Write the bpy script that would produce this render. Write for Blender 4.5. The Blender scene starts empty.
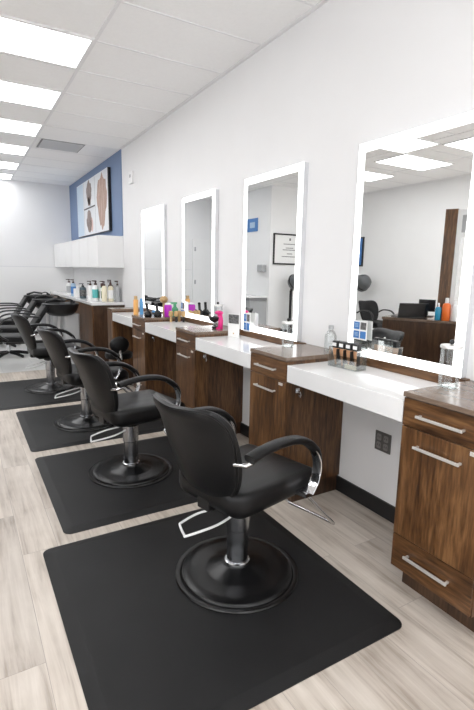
import bpy, bmesh, math, random
from mathutils import Vector, Matrix
random.seed(7)
S = bpy.context.scene
COL = S.collection
PI = math.pi

# ------------------------------------------------------------------ materials
def newmat(name):
    m = bpy.data.materials.new(name); m.use_nodes = True
    nt = m.node_tree
    return m, nt, nt.nodes['Principled BSDF']
def plain(name, col, rough=.5, metal=0., spec=.5, coat=0., noise=0., nscale=8., bump=0., bscale=200.):
    m, nt, b = newmat(name)
    b.inputs['Base Color'].default_value = (*col, 1)
    b.inputs['Roughness'].default_value = rough
    b.inputs['Metallic'].default_value = metal
    b.inputs['Specular IOR Level'].default_value = spec
    b.inputs['Coat Weight'].default_value = coat
    tc = nt.nodes.new('ShaderNodeTexCoord')
    if noise:
        n = nt.nodes.new('ShaderNodeTexNoise'); n.inputs['Scale'].default_value = nscale; n.inputs['Detail'].default_value = 6
        nt.links.new(tc.outputs['Object'], n.inputs['Vector'])
        r = nt.nodes.new('ShaderNodeMapRange')
        r.inputs['From Min'].default_value = .3; r.inputs['From Max'].default_value = .7
        r.inputs['To Min'].default_value = 1 - noise; r.inputs['To Max'].default_value = 1 + noise
        nt.links.new(n.outputs['Fac'], r.inputs['Value'])
        v = nt.nodes.new('ShaderNodeVectorMath'); v.operation = 'SCALE'; v.inputs[0].default_value = col
        nt.links.new(r.outputs['Result'], v.inputs['Scale'])
        nt.links.new(v.outputs['Vector'], b.inputs['Base Color'])
    if bump:
        n2 = nt.nodes.new('ShaderNodeTexNoise'); n2.inputs['Scale'].default_value = bscale; n2.inputs['Detail'].default_value = 3
        nt.links.new(tc.outputs['Object'], n2.inputs['Vector'])
        bp = nt.nodes.new('ShaderNodeBump'); bp.inputs['Strength'].default_value = bump; bp.inputs['Distance'].default_value = .002
        nt.links.new(n2.outputs['Fac'], bp.inputs['Height']); nt.links.new(bp.outputs['Normal'], b.inputs['Normal'])
    return m
def emit(name, col, s):
    m, nt, b = newmat(name)
    b.inputs['Base Color'].default_value = (.8, .8, .8, 1)
    b.inputs['Emission Color'].default_value = (*col, 1); b.inputs['Emission Strength'].default_value = s
    return m
def glass(name, col=(1, 1, 1), fac=.03):
    m, nt, b = newmat(name)
    nt.nodes.remove(b)
    t = nt.nodes.new('ShaderNodeBsdfTransparent'); t.inputs['Color'].default_value = (*col, 1)
    g = nt.nodes.new('ShaderNodeBsdfGlossy'); g.inputs['Roughness'].default_value = .03
    lw = nt.nodes.new('ShaderNodeLayerWeight'); lw.inputs['Blend'].default_value = .35
    ad = nt.nodes.new('ShaderNodeMath'); ad.operation = 'MULTIPLY_ADD'; ad.inputs[1].default_value = .45; ad.inputs[2].default_value = fac
    nt.links.new(lw.outputs['Fresnel'], ad.inputs[0])
    mx = nt.nodes.new('ShaderNodeMixShader')
    nt.links.new(ad.outputs[0], mx.inputs['Fac']); nt.links.new(t.outputs[0], mx.inputs[1]); nt.links.new(g.outputs[0], mx.inputs[2])
    nt.links.new(mx.outputs[0], nt.nodes['Material Output'].inputs['Surface'])
    return m
def wood(name, axis='z', dark=(.032, .013, .005), mid=(.104, .047, .0175), light=(.200, .100, .040), rough=.33, s=1.):
    m, nt, b = newmat(name)
    tc = nt.nodes.new('ShaderNodeTexCoord'); mp = nt.nodes.new('ShaderNodeMapping')
    oi = nt.nodes.new('ShaderNodeObjectInfo')
    off = nt.nodes.new('ShaderNodeVectorMath'); off.operation = 'ADD'
    rm = nt.nodes.new('ShaderNodeMath'); rm.operation = 'MULTIPLY'; rm.inputs[1].default_value = 13.
    nt.links.new(oi.outputs['Random'], rm.inputs[0])
    nt.links.new(tc.outputs['Object'], off.inputs[0]); nt.links.new(rm.outputs[0], off.inputs[1])
    nt.links.new(off.outputs[0], mp.inputs['Vector'])
    sc = {'z': (1, 1, .11), 'y': (1, .11, 1), 'x': (.11, 1, 1)}[axis]
    mp.inputs['Scale'].default_value = sc
    n = nt.nodes.new('ShaderNodeTexNoise'); n.inputs['Scale'].default_value = 13 * s; n.inputs['Detail'].default_value = 5; n.inputs['Distortion'].default_value = .9
    n2 = nt.nodes.new('ShaderNodeTexNoise'); n2.inputs['Scale'].default_value = 85 * s; n2.inputs['Detail'].default_value = 4
    nt.links.new(mp.outputs[0], n.inputs['Vector']); nt.links.new(mp.outputs[0], n2.inputs['Vector'])
    a = nt.nodes.new('ShaderNodeMath'); a.operation = 'MULTIPLY_ADD'; a.inputs[1].default_value = .5
    nt.links.new(n2.outputs['Fac'], a.inputs[0])
    h = nt.nodes.new('ShaderNodeMath'); h.operation = 'MULTIPLY'; h.inputs[1].default_value = .62
    nt.links.new(n.outputs['Fac'], h.inputs[0]); nt.links.new(h.outputs[0], a.inputs[2])
    cr = nt.nodes.new('ShaderNodeValToRGB')
    cr.color_ramp.elements[0].position = .40; cr.color_ramp.elements[0].color = (*dark, 1)
    cr.color_ramp.elements[1].position = .72; cr.color_ramp.elements[1].color = (*light, 1)
    e = cr.color_ramp.elements.new(.56); e.color = (*mid, 1)
    nt.links.new(a.outputs[0], cr.inputs['Fac']); nt.links.new(cr.outputs[0], b.inputs['Base Color'])
    b.inputs['Roughness'].default_value = rough
    return m

M = {}
M['wall'] = plain('wall_paint', (.82, .82, .825), .55, noise=.01, nscale=3)
M['wall_grey'] = plain('wall_paint_grey', (.85, .85, .85), .6, noise=.01, nscale=3)
M['blue'] = plain('blue_paint', (.17, .245, .40), .6, noise=.02)
M['black_base'] = plain('black_rubber_base', (.012, .012, .013), .45)
M['mat'] = plain('mat_rubber', (.0115, .0115, .012), .50, spec=.28, noise=.18, nscale=5, bump=.5, bscale=420)
M['vinyl'] = plain('black_vinyl', (.006, .006, .0066), .38, spec=.30, noise=.08, nscale=14, bump=.25, bscale=350)
M['blackgloss'] = plain('black_gloss', (.0065, .0065, .007), .27, spec=.4, bump=.05, bscale=60)
M['blackplastic'] = plain('black_plastic', (.008, .008, .009), .38)
M['chrome'] = plain('chrome', (.72, .73, .75), .12, metal=1)
M['darkchrome'] = plain('dark_chrome', (.40, .41, .43), .2, metal=1)
M['steel'] = plain('brushed_steel', (.88, .87, .85), .42, metal=.75)
M['alu'] = plain('aluminium_side', (.70, .71, .73), .45, metal=.3)
M['whiteenamel'] = plain('white_enamel', (.82, .82, .82), .3)
M['walnut'] = wood('walnut_vertical', 'z')
M['walnut_h'] = wood('walnut_horizontal', 'y')
M['walnut_top_sheen'] = wood('walnut_top_sheen', 'y', (.15, .105, .078), (.19, .138, .104), (.23, .172, .134), rough=.2, s=2)  # walnut greyed and lightened: glossy reflection of the tops put into the colour
M['walnut_dark'] = wood('walnut_side', 'z', (.024, .011, .006), (.058, .029, .015), (.095, .050, .026))
M['quartz'] = plain('white_laminate', (.82, .82, .82), .10, spec=.6, noise=.01)
M['cupboard'] = plain('white_cupboard', (.83, .83, .83), .35)
M['mirror'] = plain('mirror_silver', (.94, .95, .945), .008, metal=1)
M['led'] = emit('led_strip', (1, 1, 1), 1.9)
M['panel'] = emit('ceiling_panel_light', (.985, .99, 1), 5.6)
M['ceiling_tile'] = plain('ceiling_tile', (.95, .95, .95), .9, noise=.015, nscale=40, bump=.4, bscale=160)
M['tee'] = plain('ceiling_tee', (.84, .84, .85), .6)
M['vent'] = plain('vent_metal', (.22, .22, .23), .5)
M['glass'] = glass('clear_glass')
M['acrylic'] = glass('clear_acrylic', (.93, .95, .95), .07)
M['window_glass'] = glass('window_glass', (1, 1, 1), .04)
M['white'] = plain('white_plastic', (.85, .85, .85), .35)
M['paper'] = plain('paper_white', (.85, .85, .84), .6)
M['pink'] = plain('hot_pink_plastic', (.80, .03, .25), .3)
M['purple'] = plain('purple_plastic', (.48, .02, .50), .3)
M['orange'] = plain('orange_plastic', (.85, .18, .03), .3)
M['amber'] = plain('amber_can', (.80, .42, .13), .35)
M['skyblue'] = plain('blue_can', (.10, .35, .68), .35)
M['teal'] = plain('teal_label', (.10, .45, .45), .4)
M['green'] = plain('green_plastic', (.10, .38, .20), .45)
M['darkgreen'] = plain('dark_green_label', (.04, .13, .07), .45)
M['cream'] = plain('cream_liquid', (.78, .72, .55), .35)
M['slate'] = plain('slate_bottle', (.07, .11, .13), .3)
M['maroon'] = plain('dark_brown_cap', (.06, .022, .018), .35)
M['gold'] = plain('tan_bristle', (.50, .33, .15), .45)
M['copper'] = plain('copper_comb', (.66, .36, .20), .35, metal=.4)
M['leafblue'] = plain('printed_blue', (.06, .20, .50), .5)
M['leafpale'] = plain('printed_pale_blue', (.40, .55, .72), .5)
M['grey_photo'] = plain('printed_grey', (.12, .12, .12), .5, noise=.9, nscale=50)
M['greyfabric'] = plain('grey_plastic', (.42, .43, .44), .4)
M['hood'] = plain('hood_grey', (.10, .105, .11), .35)
M['outlet'] = plain('outlet_grey', (.10, .095, .09), .45)
M['outlet_face'] = plain('outlet_face', (.21, .20, .195), .4)
M['poster'] = plain('poster_white', (.80, .82, .85), .35)
M['poster_blue'] = plain('poster_pale_blue', (.56, .68, .80), .35)
M['hairdark'] = wood('printed_dark_hair', 'z', (.10, .065, .055), (.20, .14, .12), (.42, .33, .30), rough=.4, s=2)
M['hairlight'] = wood('printed_auburn_hair', 'z', (.22, .12, .085), (.42, .26, .19), (.60, .44, .36), rough=.4, s=2)
M['skin'] = plain('printed_pink', (.78, .55, .50), .4)
M['screen'] = plain('screen_dark', (.01, .01, .012), .15)
M['barbicide'] = plain('blue_liquid', (.03, .30, .50), .2)

def floor_mat():
    m, nt, b = newmat('plank_floor')
    tc = nt.nodes.new('ShaderNodeTexCoord'); mp = nt.nodes.new('ShaderNodeMapping')
    mp.inputs['Rotation'].default_value = (0, 0, PI / 2)
    nt.links.new(tc.outputs['Object'], mp.inputs['Vector'])
    br = nt.nodes.new('ShaderNodeTexBrick')
    br.offset = .37; br.inputs['Scale'].default_value = 1
    br.inputs['Brick Width'].default_value = 1.25; br.inputs['Row Height'].default_value = .18
    br.inputs['Mortar Size'].default_value = .0012; br.inputs['Mortar Smooth'].default_value = .3
    br.inputs['Bias'].default_value = 0
    br.inputs['Color1'].default_value = (.0, .0, .0, 1); br.inputs['Color2'].default_value = (1, 1, 1, 1); br.inputs['Mortar'].default_value = (.5, .5, .5, 1)
    nt.links.new(mp.outputs[0], br.inputs['Vector'])
    # grain, shifted per plank
    sep = nt.nodes.new('ShaderNodeSeparateColor'); nt.links.new(br.outputs['Color'], sep.inputs[0])
    cmb = nt.nodes.new('ShaderNodeCombineXYZ')
    mu = nt.nodes.new('ShaderNodeMath'); mu.operation = 'MULTIPLY'; mu.inputs[1].default_value = 17.
    nt.links.new(sep.outputs[0], mu.inputs[0]); nt.links.new(mu.outputs[0], cmb.inputs['Z'])
    ad = nt.nodes.new('ShaderNodeVectorMath'); ad.operation = 'ADD'
    nt.links.new(tc.outputs['Object'], ad.inputs[0]); nt.links.new(cmb.outputs[0], ad.inputs[1])
    mp2 = nt.nodes.new('ShaderNodeMapping'); mp2.inputs['Scale'].default_value = (1.6, .10, 1)
    nt.links.new(ad.outputs[0], mp2.inputs['Vector'])
    n = nt.nodes.new('ShaderNodeTexNoise'); n.inputs['Scale'].default_value = 16; n.inputs['Detail'].default_value = 7; n.inputs['Roughness'].default_value = .62; n.inputs['Distortion'].default_value = .4
    nt.links.new(mp2.outputs[0], n.inputs['Vector'])
    n2 = nt.nodes.new('ShaderNodeTexNoise'); n2.inputs['Scale'].default_value = 3.2; n2.inputs['Detail'].default_value = 3
    nt.links.new(ad.outputs[0], n2.inputs['Vector'])
    f = nt.nodes.new('ShaderNodeMath'); f.operation = 'MULTIPLY_ADD'; f.inputs[1].default_value = .35
    nt.links.new(n2.outputs['Fac'], f.inputs[0])
    f2 = nt.nodes.new('ShaderNodeMath'); f2.operation = 'MULTIPLY'; f2.inputs[1].default_value = .7
    nt.links.new(n.outputs['Fac'], f2.inputs[0]); nt.links.new(f2.outputs[0], f.inputs[2])
    cr = nt.nodes.new('ShaderNodeValToRGB')
    cr.color_ramp.elements[0].position = .38; cr.color_ramp.elements[0].color = (.345, .29, .24, 1)
    cr.color_ramp.elements[1].position = .66; cr.color_ramp.elements[1].color = (.65, .59, .525, 1)
    e = cr.color_ramp.elements.new(.5); e.color = (.52, .46, .40, 1)
    nt.links.new(f.outputs[0], cr.inputs['Fac'])
    # per plank tone
    pr = nt.nodes.new('ShaderNodeMapRange'); pr.inputs['To Min'].default_value = .92; pr.inputs['To Max'].default_value = 1.07
    nt.links.new(sep.outputs[0], pr.inputs['Value'])
    vm = nt.nodes.new('ShaderNodeVectorMath'); vm.operation = 'SCALE'
    nt.links.new(cr.outputs[0], vm.inputs[0]); nt.links.new(pr.outputs[0], vm.inputs['Scale'])
    mo = nt.nodes.new('ShaderNodeMapRange'); mo.inputs['To Min'].default_value = 1; mo.inputs['To Max'].default_value = .62
    nt.links.new(br.outputs['Fac'], mo.inputs['Value'])
    vm2 = nt.nodes.new('ShaderNodeVectorMath'); vm2.operation = 'SCALE'
    nt.links.new(vm.outputs[0], vm2.inputs[0]); nt.links.new(mo.outputs[0], vm2.inputs['Scale'])
    nt.links.new(vm2.outputs[0], b.inputs['Base Color'])
    b.inputs['Roughness'].default_value = .42
    return m
M['floor'] = floor_mat()
def tile_mat():
    m, nt, b = newmat('pale_tile')
    tc = nt.nodes.new('ShaderNodeTexCoord')
    br = nt.nodes.new('ShaderNodeTexBrick'); br.offset = 0; br.inputs['Scale'].default_value = 1
    br.inputs['Brick Width'].default_value = .45; br.inputs['Row Height'].default_value = .45; br.inputs['Mortar Size'].default_value = .004
    br.inputs['Color1'].default_value = (.80, .80, .78, 1); br.inputs['Color2'].default_value = (.77, .77, .76, 1); br.inputs['Mortar'].default_value = (.66, .66, .66, 1)
    nt.links.new(tc.outputs['Object'], br.inputs['Vector']); nt.links.new(br.outputs['Color'], b.inputs['Base Color'])
    b.inputs['Roughness'].default_value = .3
    return m
M['tile'] = tile_mat()

# ------------------------------------------------------------------ mesh builder
class MB:
    def __init__(s): s.v = []; s.f = []; s.sm = []; s.mi = []; s.cur = 0
    def add(s, vs, fs, smooth=False):
        o = len(s.v); s.v += [tuple(v) for v in vs]
        for f in fs: s.f.append(tuple(i + o for i in f)); s.sm.append(smooth); s.mi.append(s.cur)
        return s
    def box(s, x0, x1, y0, y1, z0, z1):
        vs = [(x, y, z) for x in (x0, x1) for y in (y0, y1) for z in (z0, z1)]
        return s.add(vs, [(0, 1, 3, 2), (4, 6, 7, 5), (0, 4, 5, 1), (2, 3, 7, 6), (0, 2, 6, 4), (1, 5, 7, 3)])
    def prism(s, pts, z0, z1):
        n = len(pts)
        vs = [(x, y, z0) for x, y in pts] + [(x, y, z1) for x, y in pts]
        fs = [tuple(range(n))[::-1], tuple(range(n, 2 * n))] + [(i, (i + 1) % n, n + (i + 1) % n, n + i) for i in range(n)]
        return s.add(vs, fs)
    def lathe(s, prof, c=(0, 0, 0), seg=32, sx=1, sy=1, axis='z'):
        vs = []; fs = []; n = len(prof)
        for k in range(seg):
            a = 2 * PI * k / seg
            for r, z in prof:
                p = (r * math.cos(a) * sx, r * math.sin(a) * sy, z)
                if axis == 'x': p = (p[2], p[0], p[1])
                if axis == 'y': p = (p[0], p[2], p[1])
                vs.append((c[0] + p[0], c[1] + p[1], c[2] + p[2]))
        for k in range(seg):
            k2 = (k + 1) % seg
            for i in range(n - 1): fs.append((k * n + i, k2 * n + i, k2 * n + i + 1, k * n + i + 1))
        fs.append(tuple(k * n for k in range(seg))[::-1]); fs.append(tuple(k * n + n - 1 for k in range(seg)))
        return s.add(vs, fs, True)
    def cyl(s, r, z0, z1, c=(0, 0), seg=24, r2=None):
        return s.lathe([(r, z0), (r if r2 is None else r2, z1)], (c[0], c[1], 0), seg)
    def sweep(s, path, rw, rh=None, seg=10, closed=False, side=None, taper=None, sq=1.):
        """sweep an ellipse (rw along side vector, rh across) along a path"""
        rh = rh or rw
        P = [Vector(p) for p in path]; n = len(P); vs = []; fs = []
        pn = None
        for i in range(n):
            if closed: t = P[(i + 1) % n] - P[i - 1]
            else: t = P[min(i + 1, n - 1)] - P[max(i - 1, 0)]
            t.normalize()
            if side is not None:
                sv = Vector(side); sv = (sv - t * sv.dot(t)).normalized()
            else:
                if pn is None: pn = Vector((0, 0, 1)) if abs(t.z) < .9 else Vector((1, 0, 0))
                sv = (pn - t * pn.dot(t)).normalized(); pn = sv
            up = t.cross(sv)
            k = taper(i / (n - 1)) if taper else 1.
            for j in range(seg):
                a = 2 * PI * j / seg
                ca, sa = math.cos(a), math.sin(a)
                ca = math.copysign(abs(ca) ** sq, ca); sa = math.copysign(abs(sa) ** sq, sa)
                vs.append(P[i] + sv * (rw * k * ca) + up * (rh * k * sa))
        m = n if closed else n - 1
        for i in range(m):
            i2 = (i + 1) % n
            for j in range(seg): fs.append((i * seg + j, i * seg + (j + 1) % seg, i2 * seg + (j + 1) % seg, i2 * seg + j))
        if not closed: fs.append(tuple(range(seg))[::-1]); fs.append(tuple((n - 1) * seg + j for j in range(seg)))
        return s.add(vs, fs, True)
    def ball(s, r, c, seg=16, rings=8, sx=1, sy=1, sz=1):
        prof = [(r * math.sin(PI * i / rings), -r * math.cos(PI * i / rings) * sz) for i in range(rings + 1)]
        prof[0] = (r * .02, prof[0][1]); prof[-1] = (r * .02, prof[-1][1])
        return s.lathe(prof, c, seg, sx, sy)
    def xf(s, mat):
        s.v = [tuple(mat @ Vector(v)) for v in s.v]; return s
    def build(s, name, mats, parent=None, loc=(0, 0, 0), rot=0, bevel=0, bseg=2, subsurf=0):
        me = bpy.data.meshes.new(name); me.from_pydata(s.v, [], s.f)
        me.polygons.foreach_set('use_smooth', s.sm); me.polygons.foreach_set('material_index', s.mi)
        for m in (mats if isinstance(mats, (list, tuple)) else [mats]): me.materials.append(m)
        bm = bmesh.new(); bm.from_mesh(me); bmesh.ops.recalc_face_normals(bm, faces=bm.faces); bm.to_mesh(me); bm.free()
        me.update()
        o = bpy.data.objects.new(name, me); COL.objects.link(o)
        o.location = loc; o.rotation_euler = (0, 0, rot)
        if parent: o.parent = parent
        if bevel:
            b = o.modifiers.new('bevel', 'BEVEL'); b.width = bevel; b.segments = bseg; b.limit_method = 'ANGLE'; b.angle_limit = .6
            b.harden_normals = False
        if subsurf:
            b = o.modifiers.new('sub', 'SUBSURF'); b.levels = b.render_levels = subsurf
        if any(s.sm):
            w = o.modifiers.new('edges', 'EDGE_SPLIT'); w.split_angle = math.radians(38)
        return o
def smooth_path(pts, n=8, closed=False):
    P = [Vector(p) for p in pts]; out = []; N = len(P)
    rng = range(N) if closed else range(N - 1)
    for i in rng:
        if closed: a, b, c, d = P[i - 1], P[i], P[(i + 1) % N], P[(i + 2) % N]
        else: a, b, c, d = P[max(i - 1, 0)], P[i], P[i + 1], P[min(i + 2, N - 1)]
        for k in range(n):
            t = k / n
            out.append(.5 * ((2 * b) + (c - a) * t + (2 * a - 5 * b + 4 * c - d) * t * t + (3 * b - a - 3 * c + d) * t ** 3))
    if not closed: out.append(P[-1])
    return out
def rrect(x0, x1, y0, y1, r, n=5):
    pts = []
    for cx, cy, a0 in ((x1 - r, y1 - r, 0), (x0 + r, y1 - r, PI / 2), (x0 + r, y0 + r, PI), (x1 - r, y0 + r, 3 * PI / 2)):
        for k in range(n + 1):
            a = a0 + PI / 2 * k / n; pts.append((cx + r * math.cos(a), cy + r * math.sin(a)))
    return pts
def empty(name, loc, label, cat, group=None, rot=0):
    o = bpy.data.objects.new(name, None); COL.objects.link(o); o.location = loc; o.rotation_euler = (0, 0, rot)
    o.empty_display_size = .1
    return tag(o, label, cat, group)
def tag(o, label, cat, group=None):
    o['label'] = label; o['category'] = cat
    if group: o['group'] = group
    return o
def struct(o): o['kind'] = 'structure'; return o
def dup(root, loc, rot, label, group=None):
    r = root.copy(); COL.objects.link(r); r.location = loc; r.rotation_euler = (0, 0, rot); r['label'] = label
    if group: r['group'] = group
    for ch in list(root.children):
        c = ch.copy(); COL.objects.link(c); c.parent = r
        for g in list(ch.children):
            d = g.copy(); COL.objects.link(d); d.parent = c
    return r
def B(*a): return MB().box(*a)

# ------------------------------------------------------------------ setting
XW, XL, YB, YF, ZC = 2.19, -3.5, 10.9, -3.0, 3.24
BX, BY = -1.33, 8.25           # the corner room behind the waiting chairs
YT = 7.35
struct(B(XL, XW, YF, YT, -.08, 0).build('floor', M['floor']))
struct(B(XL, XW, YT, YB, -.08, 0).build('floor_tiled', M['tile']))
struct(B(XW, XW + .12, YF - .12, YB + .12, 0, ZC + .1).build('wall_right', M['wall']))
struct(B(XL, XW, YB, YB + .12, 0, ZC + .1).build('wall_back', M['wall']))
lw = MB(); WY = ((-2.7, -.15), (.15, 2.75))
for a, b_, z0, z1 in ((YF - .12, YB + .12, 0, .25), (YF - .12, YB + .12, 2.85, ZC + .1), (YF - .12, -2.7, .25, 2.85), (-.15, .15, .25, 2.85), (2.75, YB + .12, .25, 2.85)):
    lw.box(XL - .12, XL, a, b_, z0, z1)
struct(lw.build('wall_left', M['wall_grey']))
for i, (a, b_) in enumerate(WY):  # unseen windows added in the left wall to send daylight across the room
    w = empty('window_%d' % (i + 3), (XL, (a + b_) / 2, .25), '', ''); del w['label']; del w['category']; struct(w)
    L_, R_ = -(b_ - a) / 2, (b_ - a) / 2
    f = MB()
    for q in ((L_, R_, 0, .05), (L_, R_, 2.55, 2.6), (L_, L_ + .05, .05, 2.55), (R_ - .05, R_, .05, 2.55), (-.025, .025, .05, 2.55)): f.box(-.09, -.03, *q)
    f.build('window_frame', M['steel'], w)
    B(-.064, -.058, L_ + .05, R_ - .05, .05, 2.55).build('window_pane', M['window_glass'], w)
struct(B(XL, BX, BY, YB, 0, ZC).build('wall_corner_room', M['wall_grey']))
# front wall with two storefront openings
fw = MB()
for a, b_, z0, z1 in ((XL, XW, 0, .35), (XL, XW, 2.75, ZC + .1), (XL, -3.1, .35, 2.75), (-.85, -.55, .35, 2.75), (1.85, XW, .35, 2.75)):
    fw.box(a, b_, YF - .12, YF, z0, z1)
struct(fw.build('wall_front', M['wall']))
for i, (a, b_) in enumerate(((-3.1, -.85), (-.55, 1.85))):
    w = empty('window_%d' % (i + 1), ((a + b_) / 2, YF, .35), '', ''); del w['label']; del w['category']; struct(w)
    L_, R_ = -(b_ - a) / 2, (b_ - a) / 2
    f = MB()
    for q in ((L_, R_, -.09, -.03, 0, .05), (L_, R_, -.09, -.03, 2.35, 2.4), (L_, L_ + .05, -.09, -.03, .05, 2.35), (R_ - .05, R_, -.09, -.03, .05, 2.35), (-.025, .025, -.09, -.03, .05, 2.35)): f.box(*q)
    f.build('window_frame', M['steel'], w)
    B(L_ + .05, R_ - .05, -.064, -.058, .05, 2.35).build('window_pane', M['window_glass'], w)
struct(B(XL, XW, YF, YB, ZC, ZC + .1).build('ceiling', M['ceiling_tile']))
# suspended grid: long tees and cross tees
g = MB()
for k in range(-4, 2):
    x = 1.043 + 1.127 * k
    if x > XL: g.box(x - .012, x + .012, YF, YB, ZC - .006, ZC)
for k in range(-11, 12):
    y = 3.375 + .64 * k
    if y < YB: g.box(XL, XW, y - .008, y + .008, ZC - .005, ZC)
g.box(XW - .022, XW, YF, YB, ZC - .008, ZC); g.box(XL, XL + .022, YF, YB, ZC - .008, ZC); g.box(BX, XW, YB - .022, YB, ZC - .008, ZC)
struct(g.build('trim_1', M['tee']))
struct(B(XW - .012, XW, YF, 7.15, 0, .105).build('baseboard_right', M['black_base']))
struct(B(XL, XL + .012, YF + .01, BY, 0, .105).build('baseboard_left', M['black_base']))
struct(B(XL, BX + .012, BY - .012, BY, 0, .105).build('baseboard_corner_room', M['black_base']))
# painted accent above the cupboards and the washable panel round the basins
struct(B(XW - .012, XW, 7.16, YB, 2.0, ZC - .002).build('wall_accent', M['blue']))
struct(B(BX, XW, YB - .010, YB, 0, 1.512).build('trim_2', M['cupboard']))
struct(B(BX, XW, YB - .013, YB, 1.512, 1.524).build('trim_3', M['alu']))
# door in the back wall (seen in a mirror)
d = empty('door_1', (-.83, YB - .012, 0), '', ''); del d['label']; del d['category']; struct(d)
dl = B(-.86, 0, -.03, 0, 0, 2.22).build('door_leaf', M['wall_grey'], d, bevel=.004)
f = MB(); f.box(.0, .05, -.045, 0, 0, 2.27); f.box(-.91, -.86, -.045, 0, 0, 2.27); f.box(-.86, 0, -.045, 0, 2.22, 2.27); f.build('door_frame', M['wall_grey'], d)
for z in (.3, 1.22, 2.03): B(-.03, .01, -.06, -.03, z - .05, z + .05).build('hinge', M['greyfabric'], d)
h = MB(); h.sweep([(-.78, -.03, 1.04), (-.78, -.08, 1.04), (-.66, -.085, 1.04)], .011); h.lathe([(.028, 0), (.028, .01)], (-.78, -.04, 1.04), 16, axis='y'); h.build('door_handle', M['steel'], dl)

# ceiling lights
def clight(x0, y0, label):
    t = empty('ceiling_light', (x0 + .54, y0 + .285, ZC - .012), label, 'ceiling light', 'recessed ceiling light panels')
    fr = MB()
    for q in ((-.56, .56, -.31, -.29), (-.56, .56, .29, .31), (-.56, -.54, -.29, .29), (.54, .56, -.29, .29)): fr.box(q[0], q[1], q[2], q[3], -.004, .012)
    fr.build('frame', M['white'], t)
    B(-.54, .54, -.29, .29, 0, .010).build('diffuser', M['panel'], t)
    return t
names = {4.005: 'nearest and largest rectangular ceiling light panel at top left',
         5.275: 'second rectangular ceiling light from the front in the row along the left',
         6.545: 'third rectangular ceiling light in the row, level with the air vent beyond it',
         7.815: 'fourth ceiling light in the row, right beside the far end of the air vent',
         9.085: 'fifth ceiling light in the row, second from the far wall',
         10.22: 'farthest and smallest ceiling light in the row, next to the back wall'}
for y in sorted(names): clight(-.07, y, names[y])
for y in (-2.35, -1.07, .19): clight(-.07, y, 'rectangular ceiling light panel behind the camera above the aisle')
for y, l in ((3.80, 'ceiling light seen at the top right corner inside the nearest mirror'), (5.02, 'whole ceiling light seen in the middle of the nearest mirror'), (6.19, 'ceiling light seen at the left edge inside the nearest mirror')): clight(-2.55, y, l)
clight(-1.37, 4.40, 'ceiling light seen along the top left edge inside the nearest mirror')
for y in (-1.2, .04, 1.28, 2.53): clight(-2.55, y, 'rectangular ceiling light panel over the opposite side of the salon')
# vent
t = empty('ceiling_vent', (1.40, 7.49, ZC - .008), 'grey louvred air vent in the ceiling beyond the third light', 'vent')
B(-.29, .29, -.27, .27, 0, .006).build('backing', M['vent'], t)
v = MB()
for k in range(9): v.box(-.27, .27, -.25 + k * .056, -.235 + k * .056, -.012, 0)
v.build('louvre', M['alu'], t)

# ------------------------------------------------------------------ stations
def pull(parent, x, y0, y1, z):
    h = MB(); h.box(x - .030, x - .020, y0, y1, z - .006, z + .006)
    for y in (y0 + .004, y1 - .014): h.box(x - .022, x + .001, y, y + .010, z - .005, z + .005)
    return h.build('handle', M['steel'], parent, bevel=.0015)
def cabinet(y0, y1, label, narrow=False):
    W = y1 - y0; X = 1.70 - 1.70
    t = empty('station_cabinet', (1.70, y0, 0), label, 'cabinet', 'walnut cabinets between the styling desks')
    D = XW - 1.70 - .001
    B(.018, D, .003, W - .003, .115, .958).build('carcass', M['walnut_dark'], t)
    B(.085, D, .012, W - .012, 0, .115).build('toe_kick', M['walnut_dark'], t)
    B(-.004, D, 0, W, .958, .982).build('worktop', M['walnut_top_sheen'], t, bevel=.002)
    B(.012, D, .0005, .0029, .116, .957).build('side_panel', M['walnut'], t)
    if narrow:
        B(0, .0175, .004, W - .004, .122, .956).build('front_panel', M['walnut'], t, bevel=.0015); return t
    a = B(0, .0175, .004, W - .004, .826, .954).build('drawer', M['walnut_h'], t, bevel=.0015); pull(a, 0, W - .315, W - .09, .889)
    b = B(0, .0175, .004, W - .004, .292, .822).build('door', M['walnut'], t, bevel=.0015); pull(b, 0, W - .315, W - .09, .748)
    l = MB(); l.box(-.006, 0, .035, .075, .797, .815); l.build('latch', M['steel'], b, bevel=.002)
    c = B(0, .0175, .004, W - .004, .122, .288).build('drawer', M['walnut_h'], t, bevel=.0015); pull(c, 0, W - .315, W - .09, .213)
    # hook on the side, below the desk
    h = MB(); h.box(.075, .105, -.004, 0, .752, .782)
    h.sweep([(.09, -.002, .765), (.09, -.03, .762), (.09, -.038, .745), (.09, -.03, .730), (.09, -.018, .735)], .005, seg=8)
    h.build('hook', M['chrome'], t)
    return t
cabinet(.966, 1.384, 'nearest walnut station cabinet at the right edge with three long handles')
cabinet(2.274, 2.696, 'second walnut station cabinet from the right, beside the nearest styling chair')
cabinet(3.588, 4.004, 'third walnut station cabinet, with the hot pink stand on top')
cabinet(4.862, 5.296, 'fourth walnut station cabinet, with two black dryers and a purple bottle on top')
cabinet(6.13, 6.37, 'farthest narrow walnut cabinet ending the row, before the bottle counter', True)
def desk(y0, y1, label):
    t = empty('styling_desk', (1.702, (y0 + y1) / 2, .832), label, 'desk', 'white wall-hung styling desks')
    h = (y1 - y0) / 2 - .001; D = XW - 1.702 - .001
    B(0, D, -h, h, 0, .105).build('desk_top', M['quartz'], t, bevel=.003)
    B(D - .045, D, -h, h, .105, .155).build('backsplash', M['walnut_h'], t, bevel=.001)
    B(D - .30, D, h - .06, h, -.05, 0).build('bracket', M['walnut_dark'], t)
desk(1.385, 2.273, 'nearest white styling desk under the largest mirror, above the grey outlet')
desk(2.697, 3.587, 'second white styling desk from the right, below the mirror showing a framed certificate')
desk(4.005, 4.861, 'third white styling desk, below the mirror reflecting a door')
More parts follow.
